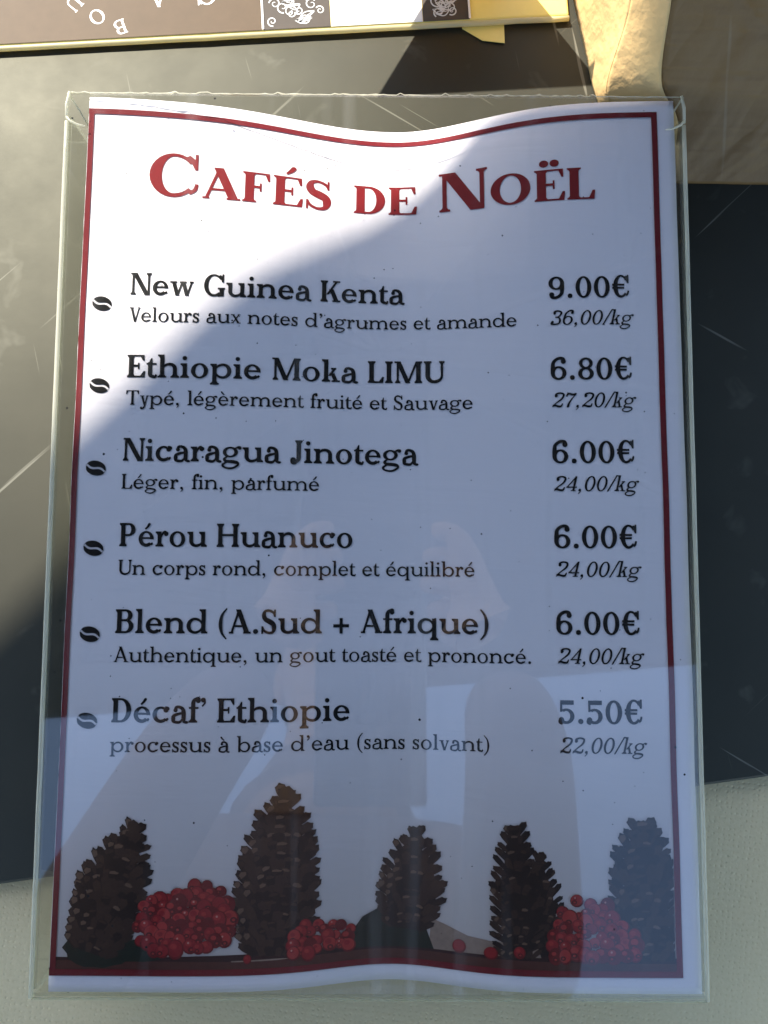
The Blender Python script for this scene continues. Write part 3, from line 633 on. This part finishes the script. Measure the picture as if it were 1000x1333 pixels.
berries('berry_print', cluster([(180, 1180), (205, 1172), (232, 1164), (256, 1154), (284, 1158), (300, 1190), (296, 1226), (262, 1236), (205, 1240), (180, 1226), (172, 1200)], 90, 9.6, 3), .42)
berries('berry_print', cluster([(376, 1222), (396, 1206), (420, 1214), (444, 1208), (458, 1222), (455, 1242), (420, 1240), (400, 1248), (376, 1248)], 36, 8.8, 4), .42)
berries('berry_print', [(752, 1172, 9), (770, 1177, 9), (792, 1178, 10)]+cluster([(730, 1184), (746, 1196), (772, 1182), (792, 1182), (812, 1200), (834, 1220), (836, 1240), (790, 1244), (722, 1244), (718, 1222), (728, 1206)], 60, 9.6, 5), .44)
for one in ((599, 1238, 9), (640, 1243, 9.5), (677, 1240, 8), (321, 1249, 5.5)): berries('berry_print', [one], .46)

# ---------------------------------------------------------------- clear holder
holder = tag(empty('menu_holder'), 'clear scratched acrylic menu holder with chipped top edge lying on black mat and beige cloth', 'sign holder')
HW, HT, ZF = .10867, .1525, .0245
def panel(name, x0, y0, z0, x1, y1, z1, face, thin, em=True):
    """A thin sheet: its two big faces get the clear material, its narrow edges the bright edge one."""
    bm = bmesh.new(); mi = {'z': (0, 0, 1, 1, 1, 1), 'x': (1, 1, 1, 0, 1, 0), 'y': (1, 1, 0, 1, 0, 1)}[thin]
    box(bm, x0, y0, z0, x1, y1, z1, mi); return bm_obj(name, bm, [M[face], M['edge' if em else 'acrylic_wall']], holder)
panel('front_panel', -HW, -HT, ZF-.0011, HW, HT, ZF, 'acrylic', 'z', False)
panel('back_panel', -HW+.0002, -HT+.0002, .0004, HW-.0002, HT-.004, .0014, 'acrylic_back', 'z')
panel('side_wall', -HW+.0002, -HT+.0024, .0016, -HW+.0013, HT-.008, ZF-.0013, 'acrylic_wall', 'x')
panel('side_wall', HW-.0013, -HT+.0024, .0016, HW-.0002, HT-.008, ZF-.0013, 'acrylic_wall', 'x')
panel('bottom_wall', -HW+.0002, -HT+.0002, .0016, HW-.0002, -HT+.0012, ZF-.0013, 'acrylic_wall', 'y')
# polished rims catching the light, chipped burrs along the top, cracked corners
q = random.Random(9)
for sx in (-1, 1):
    bm = bmesh.new(); tube(bm, [(sx*(HW+.0002), -HT+.305*i/30, ZF-.0005+.0001*q.uniform(-1, 1)) for i in range(30)], .00075, 6); bm_obj('side_rim', bm, M['rim'], holder, True)
bm = bmesh.new(); n = 150
tube(bm, [(-HW+2*HW*i/n, HT+.0003+.00035*abs(noise.noise((i*.45, 0, 0)))+(.0007*q.random() if q.random() < .12 else 0), ZF-.0005) for i in range(n+1)], [.00014+.00036*abs(noise.noise((i*.7, 5, 0))) for i in range(n+1)], 6)
bm_obj('chipped_top_rim', bm, M['rim'], holder, True)
bm = bmesh.new(); tube(bm, [(-HW, -HT-.0001, ZF-.0005), (HW, -HT-.0001, ZF-.0005)], .0004, 6); bm_obj('bottom_rim', bm, M['edge'], holder, True)
for sx in (-1, 1):
    bm = bmesh.new()
    tube(bm, [(sx*HW, HT-.009, ZF+.0001), (sx*(HW-.0012), HT-.0105, ZF+.0002), (sx*(HW-.004), HT-.0118, ZF+.0002), (sx*(HW-.0065), HT-.0122, ZF)], [.0005, .0004, .0003, .0002], 6)
    tube(bm, [(sx*HW, HT, ZF), (sx*(HW-.003), HT-.0045, ZF-.004), (sx*(HW-.0062), HT-.0105, ZF-.009)], [.0004, .0003, .0002], 6)
    tube(bm, [(sx*(HW-.0006), HT+.0004, ZF), (sx*(HW+.0004), HT-.004, ZF-.0004), (sx*(HW+.0002), HT-.0095, ZF-.0002)], [.0005, .0006, .0005], 6)
    bm_obj('corner_crack', bm, M['rim'], holder, True)

# ---------------------------------------------------------------- coffee packet behind the menu (label upside down to us)
pk = tag(empty('coffee_packet', (-.0441, .1927, 0), R(3.7)), 'flat yellow coffee packet with brown label and white panel lying behind the menu', 'coffee packet')
def slab_mesh(name, x0, y0, x1, y1, z0, z1, mat, parent, bev=.0008, amp=0):
    bm = bmesh.new(); box(bm, x0*MM, y0*MM, z0*MM, x1*MM, y1*MM, z1*MM); return fold_bevel(bm_obj(name, bm, M[mat], parent), bev, 3)
slab_mesh('packet_body', -150, 0, 119, 150, .3, 2.4, 'yellow', pk, .0010)
slab_mesh('brown_label', -149, .6, -.2, 149, 2.42, 2.6, 'brown_label', pk, .00005)
slab_mesh('pattern_strip', 0, .6, 26.3, 149, 2.42, 2.6, 'pattern_ground', pk, .00005)
slab_mesh('white_label', 26.5, .6, 62, 149, 2.42, 2.6, 'white_label', pk, .00005)
slab_mesh('pattern_strip', 62.2, .6, 80.3, 149, 2.42, 2.6, 'pattern_ground', pk, .00005)
def flat_print(name, polys, mat, z, parent):
    V, F, mi = layered(polys, [mat], 0); return mesh(name, [(x*MM, y*MM, z*MM) for x, y in V], F, M[mat], parent)
def stroke(pts, w):
    pn = Pen(1, 1, 1, 1); pn.path([(x, y, w(i/(len(pts)-1)) if callable(w) else w) for i, (x, y) in enumerate(pts)], 5); return [(q_, 0) for q_ in pn.P]
def swirl(cx, cy, r, a0, turns, w): return stroke([(cx+r*(1-k/16*.82)*math.cos(a0+turns*2*PI*k/16), cy+r*(1-k/16*.82)*math.sin(a0+turns*2*PI*k/16)) for k in range(17)], lambda t: w*(1-.5*t))
def leafy(x, y, a, l, w):
    pts = [(x+math.cos(a)*l*t+math.sin(a)*s*w*math.sin(t*PI)*(1+.4*t), y+math.sin(a)*l*t-math.cos(a)*s*w*math.sin(t*PI)*(1+.4*t)) for s in (1,) for t in [k/8 for k in range(9)]]
    pts2 = [(x+math.cos(a)*l*t-math.sin(a)*w*.35*math.sin(t*PI), y+math.sin(a)*l*t+math.cos(a)*w*.35*math.sin(t*PI)) for t in [k/8 for k in range(9)]]
    return stroke(pts, .45)+stroke(pts2, .4)+stroke([(x+math.cos(a)*l*t, y+math.sin(a)*l*t+.3*math.sin(t*6)) for t in [k/6 for k in range(7)]], .3)
q = random.Random(12)
for x0, x1 in ((0, 26.3), (62.2, 80.3)):
    P_ = []
    for k in range(30):
        x = q.uniform(x0+3.6, x1-3.6); y = 3.5+k*.62+q.uniform(-1, 1)
        if k % 3: P_ += [swirl(x, y, q.uniform(1.6, 3.2), q.uniform(0, 6), q.choice((-1, 1))*q.uniform(1.1, 1.5), .55)]
        else: P_ += [leafy(x, y, q.uniform(-.6, .6) if x < (x0+x1)/2 else PI+q.uniform(-.6, .6), min(q.uniform(4, 8), (x1-x0)*.45), 1.5)]
    V, F = [], []
    for n_, S1 in enumerate(P_):
        for pp, _ in S1:
            if all(x0+.2 < a < x1-.2 and b_ > .8 for a, b_ in pp): k = len(V); V += [(a*MM, b_*MM, (2.64+.004*n_)*MM) for a, b_ in pp]; F.append(list(range(k, len(V))))
    mesh('pattern_lines', V, F, M['pattern_line'], pk)
flat_print('label_rule', [([(-.3, .7), (.5, .7), (.5, 148), (-.3, 148)], 0), ([(79.9, .7), (80.7, .7), (80.7, 148), (79.9, 148)], 0)], 'white_label', 2.9, pk)
for ch, lx, ly, an, sz in (('B', -55.0, 4.9, 197, 8.2), ('O', -63.8, 9.6, 212, 8.2), ('U', -72.4, 15.6, 226, 8.2), ('A', -40.0, 16.0, 180, 10), ('C', -21.0, 16.6, 180, 12)):
    V, F, a_ = glyph(ch, 'caps'); c_, s_ = math.cos(R(an)), math.sin(R(an)); k = sz/1000
    mesh('label_letter', [((lx+((vx-a_/2)*c_-(vy-361)*s_)*k)*MM, (ly+((vx-a_/2)*s_+(vy-361)*c_)*k)*MM, 2.66*MM) for vx, vy in V], F, M['white_label'], pk)
bm = bmesh.new(); tube(bm, [((-150+269*i/40)*MM, (-.5+.25*noise.noise((i*.5, 1, 0)))*MM, 1.5*MM) for i in range(41)], .0010, 8); bm_obj('lit_rim', bm, M['rim_pale'], pk, True)  # pale bead added so the packet's near edge reads as sunlit
fv = [(74, 24, 2.6), (97, 22, 2.6), (91, 32, 64), (4, 32, 64)]  # flap out of view, added to cast a shadow beside the bag
bm = bmesh.new(); f_ = [[bm.verts.new((x*MM, (y+d)*MM, z*MM)) for x, y, z in fv] for d in (0, .5)]
bm.faces.new(f_[0]); bm.faces.new(f_[1][::-1])
for i in range(4): bm.faces.new((f_[0][i], f_[1][i], f_[1][(i+1) % 4], f_[0][(i+1) % 4]))
bmesh.ops.recalc_face_normals(bm, faces=bm.faces); bm_obj('shadow_flap', bm, M['yellow_thin'], pk)
# torn paper tab under the packet's near edge
tabV = [(77, 3, .12), (77.5, -1.5, .12), (85, -7.0, .35), (93.5, -8.6, .5), (94, 3, .12)]
bm = bmesh.new(); a_ = [bm.verts.new((x*MM, y*MM, (z+.25)*MM)) for x, y, z in tabV]; b_ = [bm.verts.new((x*MM, y*MM, z*MM)) for x, y, z in tabV]
bm.faces.new(a_ if True else a_[::-1]); bm.faces.new(b_[::-1])
for i in range(5): bm.faces.new((b_[i], b_[(i+1) % 5], a_[(i+1) % 5], a_[i]))
bmesh.ops.recalc_face_normals(bm, faces=bm.faces); bm_obj('torn_tab', bm, M['yellow'], pk)

# ---------------------------------------------------------------- standing kraft bag
bag = tag(empty('kraft_bag', (.095, .134, 0)), 'tall ribbed kraft paper coffee bag standing at the back right corner', 'paper bag')
def bag_pt(X, Y, Z): return ((X-95)*MM, (Y-134)*MM, Z*MM)
def grid_patch(name, fn, nu, nv, mat, th=.0004, sm=True):
    V = [fn(i/nu, j/nv) for j in range(nv+1) for i in range(nu+1)]; F = [(j*(nu+1)+i, j*(nu+1)+i+1, (j+1)*(nu+1)+i+1, (j+1)*(nu+1)+i) for j in range(nv) for i in range(nu)]
    o = mesh(name, V, F, M[mat], bag, smooth=sm); md = o.modifiers.new('t', 'SOLIDIFY'); md.thickness = th; return o
def curve(P, t):
    t = min(max(t, 0), 1)*(len(P)-1); i = min(int(t), len(P)-2); k = t-i; q = [P[max(0, i-1)], P[i], P[i+1], P[min(len(P)-1, i+2)]]
    return Vector([.5*(2*q[1][j]+(q[2][j]-q[0][j])*k+(2*q[0][j]-5*q[1][j]+4*q[2][j]-q[3][j])*k*k+(3*q[1][j]-q[0][j]-3*q[2][j]+q[3][j])*k**3) for j in range(3)])
EDGE = [(112, 134, .3), (110.5, 149, 15), (101, 158, 25), (97, 172, 45), (93, 188, 70), (90, 204, 94), (87, 222, 118)]     # left rim of the slumped front
FOLD = [(111.5, 146, .3), (93, 160, 6), (86, 165, 12), (87.5, 179, 34), (84, 197, 58), (82, 214, 82), (80, 230, 104)]
FOOT = [(111.5, 153.5, .3), (92, 160, .3), (85.5, 168, .3), (81.5, 187, .3), (77.5, 207, .3), (74, 226, .3), (72, 246, .3)]
RIGHT = [(230, 133, .3), (232, 143, 15), (233, 153, 30), (234, 168, 50), (235, 184, 74), (236, 200, 97), (237, 220, 120)]
def patch(A, B, amp, seed):
    def fn(u, v):
        a, b_ = curve(A, v), curve(B, v); p_ = a+(b_-a)*u; k = math.sin(u*PI)*min(1, v*5+.1)
        d = amp*k*(noise.noise((p_.x*.035, p_.y*.05, seed))+.45*noise.noise((p_.x*.09, p_.y*.11, seed+3)))
        return bag_pt(p_.x+d*.3, p_.y-d*.5, p_.z+abs(d)*.8)
    return fn
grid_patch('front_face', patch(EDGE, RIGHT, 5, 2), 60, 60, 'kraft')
grid_patch('side_gusset', patch(EDGE, FOLD, 2.2, 5), 16, 60, 'kraft_lit'); grid_patch('side_gusset', patch(FOLD, FOOT, 1.5, 8), 16, 60, 'kraft_lit')
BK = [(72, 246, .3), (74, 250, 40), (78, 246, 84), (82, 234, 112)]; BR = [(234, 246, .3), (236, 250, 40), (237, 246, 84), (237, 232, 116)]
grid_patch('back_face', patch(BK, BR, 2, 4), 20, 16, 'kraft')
grid_patch('side_gusset', patch(RIGHT, [(234, 150, .3), (235, 190, .3), (235, 246, .3), (237, 247, 60), (237, 232, 118)], 2, 6), 12, 30, 'kraft_lit')
grid_patch('rolled_top', lambda u, v: bag_pt(*(lambda a, b_: a+(b_-a)*u)(Vector((80+3*v, 222+12*v, 112+9*math.sin(v*PI))), Vector((237, 220+12*v, 119+9*math.sin(v*PI))))), 20, 10, 'kraft')

# ---------------------------------------------------------------- unseen parasol, added and outlined to shade the table
par = tag(empty('shade_parasol', (1.25, .75, -.80)), 'unseen dark side-post parasol added to shade the front of the table', 'parasol')
RIM = [(-.695, .963), (-.622, 1.033), (-.25, 1.022), (.55, 1.0), (1.05, .75), (1.10, .20), (.95, -.128), (-.95, -.294), (-1.10, .20), (-.961, .690)]
def pl(x, y, z): return (x-1.25, y-.75, z+.80)
V = [pl(0, .42, 1.26)]; F = []
for i, (x, y) in enumerate(RIM):
    x2, y2 = RIM[(i+1) % len(RIM)]
    for k in range(8): t_ = k/8; V.append(pl(x+(x2-x)*t_, y+(y2-y)*t_, 1.0))
n = len(V)-1; F = [(0, 1+i, 1+(i+1) % n) for i in range(n)]
o = mesh('canopy', V, F, M['canopy'], par); md = o.modifiers.new('t', 'SOLIDIFY'); md.thickness = .002
for x, y in RIM: bm = bmesh.new(); tube(bm, [pl(0, .42, 1.235), pl(x*.97, (y-.42)*.97+.42, .985)], .006, 6); bm_obj('rib', bm, M['metal'], par)
bm = bmesh.new(); tube(bm, [pl(1.25, .75, -.8), pl(1.25, .75, 1.9)], .03, 12); bm_obj('post', bm, M['metal'], par)
bm = bmesh.new(); tube(bm, [pl(1.25, .75, 1.85), pl(.3, .5, 1.75), pl(0, .42, 1.5), pl(0, .42, 1.24)], .022, 10); bm_obj('arm', bm, M['metal'], par)
bm = bmesh.new(); box(bm, -.3, -.3, 0, .3, .3, .06); bm_obj('base_plate', bm, M['metal'], par)

# ---------------------------------------------------------------- the photographer, seen only as a reflection in the holder
def skin(name, joints, bones, mats, parent, sub=2):
    me = bpy.data.meshes.new(name); me.from_pydata([j[:3] for j in joints], bones, []); o = bpy.data.objects.new(name, me); COL.objects.link(o); o.parent = parent
    md = o.modifiers.new('skin', 'SKIN'); md.use_smooth_shade = True
    for v, j in zip(me.skin_vertices[0].data, joints): v.radius = (j[3], j[4] if len(j) > 4 else j[3])
    me.skin_vertices[0].data[0].use_root = True; s_ = o.modifiers.new('sub', 'SUBSURF'); s_.levels = sub; s_.render_levels = sub; me.materials.append(mats); return o
PX, PY = -.06, -.44
per = tag(empty('person', (PX, PY, -.80)), 'person in a mauve jacket leaning over the table holding up a phone', 'person')
def q_(x, y, z, *r): return (x-PX, y-PY, z+.80, *r)
J = [q_(-.06, -.46, .02, .165, .125), q_(-.06, -.43, .22, .15, .115), q_(-.06, -.36, .40, .17, .12), q_(-.055, -.285, .525, .15, .10),
     q_(-.215, -.32, .52, .072), q_(-.225, -.30, .32, .050), q_(-.11, -.12, .25, .036), q_(-.072, -.076, .260, .027),
     q_(.10, -.325, .52, .072), q_(.105, -.30, .33, .050), q_(.09, -.12, .25, .036), q_(.077, -.076, .257, .027)]
body = skin('body', J, [(0, 1), (1, 2), (2, 3), (3, 4), (4, 5), (5, 6), (6, 7), (3, 8), (8, 9), (9, 10), (10, 11)], M['jacket'], per)
J = [q_(-.06, -.465, .03, .155, .115), q_(-.06, -.47, -.04, .15, .115), q_(-.145, -.475, -.12, .085), q_(-.16, -.455, -.38, .062), q_(-.16, -.485, -.72, .050), q_(.025, -.475, -.12, .085), q_(.04, -.455, -.38, .062), q_(.04, -.485, -.72, .050)]
skin('trousers', J, [(0, 1), (1, 2), (2, 3), (3, 4), (1, 5), (5, 6), (6, 7)], M['trousers'], per)
bm = bmesh.new(); tube(bm, [q_(-.055, -.285, .535), q_(-.053, -.25, .60), q_(-.051, -.205, .665), q_(-.05, -.175, .72)], [.085, .060, .056, .058], 20); bm_obj('neck', bm, M['skin'], per, True)
bm = bmesh.new(); tube(bm, [q_(-.055, -.283, .548), q_(-.054, -.268, .575), q_(-.053, -.252, .603)], [.098, .082, .074], 20); bm_obj('collar', bm, M['jacket'], per, True)
bm = bmesh.new(); bmesh.ops.create_uvsphere(bm, u_segments=28, v_segments=20, radius=1)
for v in bm.verts:
    x, y, z = v.co; ny = y*.098; nz = z*.118; nx_ = x*.076*(1-.22*max(0, -z))
    if y > .6 and abs(x) < .3: ny += .020*max(0, 1-abs(z+.1)/.35)*(1-abs(x)/.3)
    v.co = (nx_, ny, nz)
bmesh.ops.rotate(bm, verts=bm.verts, matrix=Matrix.Rotation(R(-50), 3, 'X')); bmesh.ops.translate(bm, verts=bm.verts, vec=q_(-.05, -.155, .745)); HEAD = bm_obj('head', bm, M['skin'], per, True)
RX = Matrix.Rotation(R(-50), 3, 'X'); hp = lambda x, y, z: Vector(q_(-.05, -.155, .745))+RX @ Vector((x, y, z))
for sx in (-1, 1):
    bm = bmesh.new(); bmesh.ops.create_uvsphere(bm, u_segments=14, v_segments=10, radius=.0108); bmesh.ops.translate(bm, verts=bm.verts, vec=hp(sx*.031, .080, .006)); e_ = bm_obj('eye', bm, M['white_label'], per, True)
    bm = bmesh.new(); bmesh.ops.create_uvsphere(bm, u_segments=12, v_segments=8, radius=.0072); bmesh.ops.translate(bm, verts=bm.verts, vec=hp(sx*.031, .0875, .004)); bm_obj('iris', bm, M['hair'], e_, True)
    bm = bmesh.new(); tube(bm, [hp(sx*.014, .093, .026), hp(sx*.032, .090, .030), hp(sx*.050, .076, .024)], [.0028, .0036, .002], 8); bm_obj('eyebrow', bm, M['hair'], per, True)
    bm = bmesh.new(); bmesh.ops.create_uvsphere(bm, u_segments=14, v_segments=10, radius=1)
    for v in bm.verts: v.co = hp(sx*.076+v.co.x*.010, -.005+v.co.y*.020, -.004+v.co.z*.031)
    bm_obj('ear', bm, M['skin'], per, True)
bm = bmesh.new(); tube(bm, [hp(0, .094, .012), hp(0, .104, -.010), hp(0, .106, -.026), hp(0, .098, -.036)], [.008, .010, .0145, .008], 10); bm_obj('nose', bm, M['skin'], per, True)
bm = bmesh.new(); tube(bm, [hp(-.024, .078, -.062), hp(-.008, .088, -.061), hp(.008, .088, -.061), hp(.024, .078, -.062)], [.003, .0058, .0058, .003], 8); bm_obj('mouth', bm, M['lips'], per, True)
bm = bmesh.new(); bmesh.ops.create_uvsphere(bm, u_segments=28, v_segments=20, radius=1)
for v in bm.verts: x, y, z = v.co; v.co = (x*.084, y*.104-.012, z*.122+.010) if (z > .05 or y < -.2) else (x*.07, y*.085-.012, z*.10)
bmesh.ops.rotate(bm, verts=bm.verts, matrix=Matrix.Rotation(R(-50), 3, 'X')); bmesh.ops.translate(bm, verts=bm.verts, vec=q_(-.05, -.160, .750)); bm_obj('hair', bm, M['hair'], per, True)
for sx, cx in ((-1, -.065), (1, .072)):
    w0 = (cx, -.070, .260); J = [q_(*w0, .024, .018), q_(cx-sx*.010, -.045, .266, .030, .013)]; Bn = [(0, 1)]
    for f in range(4):
        y0 = -.055+.018*f; L_ = (.032, .038, .036, .028)[f]; k = len(J)
        J += [q_(cx-sx*.016, y0+.01, .270, .009), q_(cx-sx*(.016+L_*.45), y0+.014, .274, .0078), q_(cx-sx*(.014+L_*.8), y0+.012, .275, .0066)]; Bn += [(1, k), (k, k+1), (k+1, k+2)]
    k = len(J); J += [q_(cx-sx*.006, -.055, .284, .011), q_(cx-sx*.016, -.045, .296, .0095), q_(cx-sx*.030, -.035, .299, .008)]; Bn += [(0, k), (k, k+1), (k+1, k+2)]
    skin('hand', J, Bn, M['skin'], per, 1)
for x in (-.16, .04):
    bm = bmesh.new(); bmesh.ops.create_uvsphere(bm, u_segments=16, v_segments=10, radius=1)
    for v in bm.verts: x_, y_, z_ = v.co; v.co = (x_*.045, y_*.13, max(z_, -.6)*.055)
    bmesh.ops.translate(bm, verts=bm.verts, vec=q_(x, -.45, -.765)); bm_obj('shoe', bm, M['shoe'], per, True)
ph = tag(empty('phone', (.0032, -.045, .281)), 'black phone held flat above the menu by the person', 'phone'); ph.rotation_euler = cam_o.rotation_euler
bm = bmesh.new(); box(bm, -.045, -.125, 0, .030, .032, .0075); fold_bevel(bm_obj('phone_body', bm, M['phone'], ph), .003, 3)
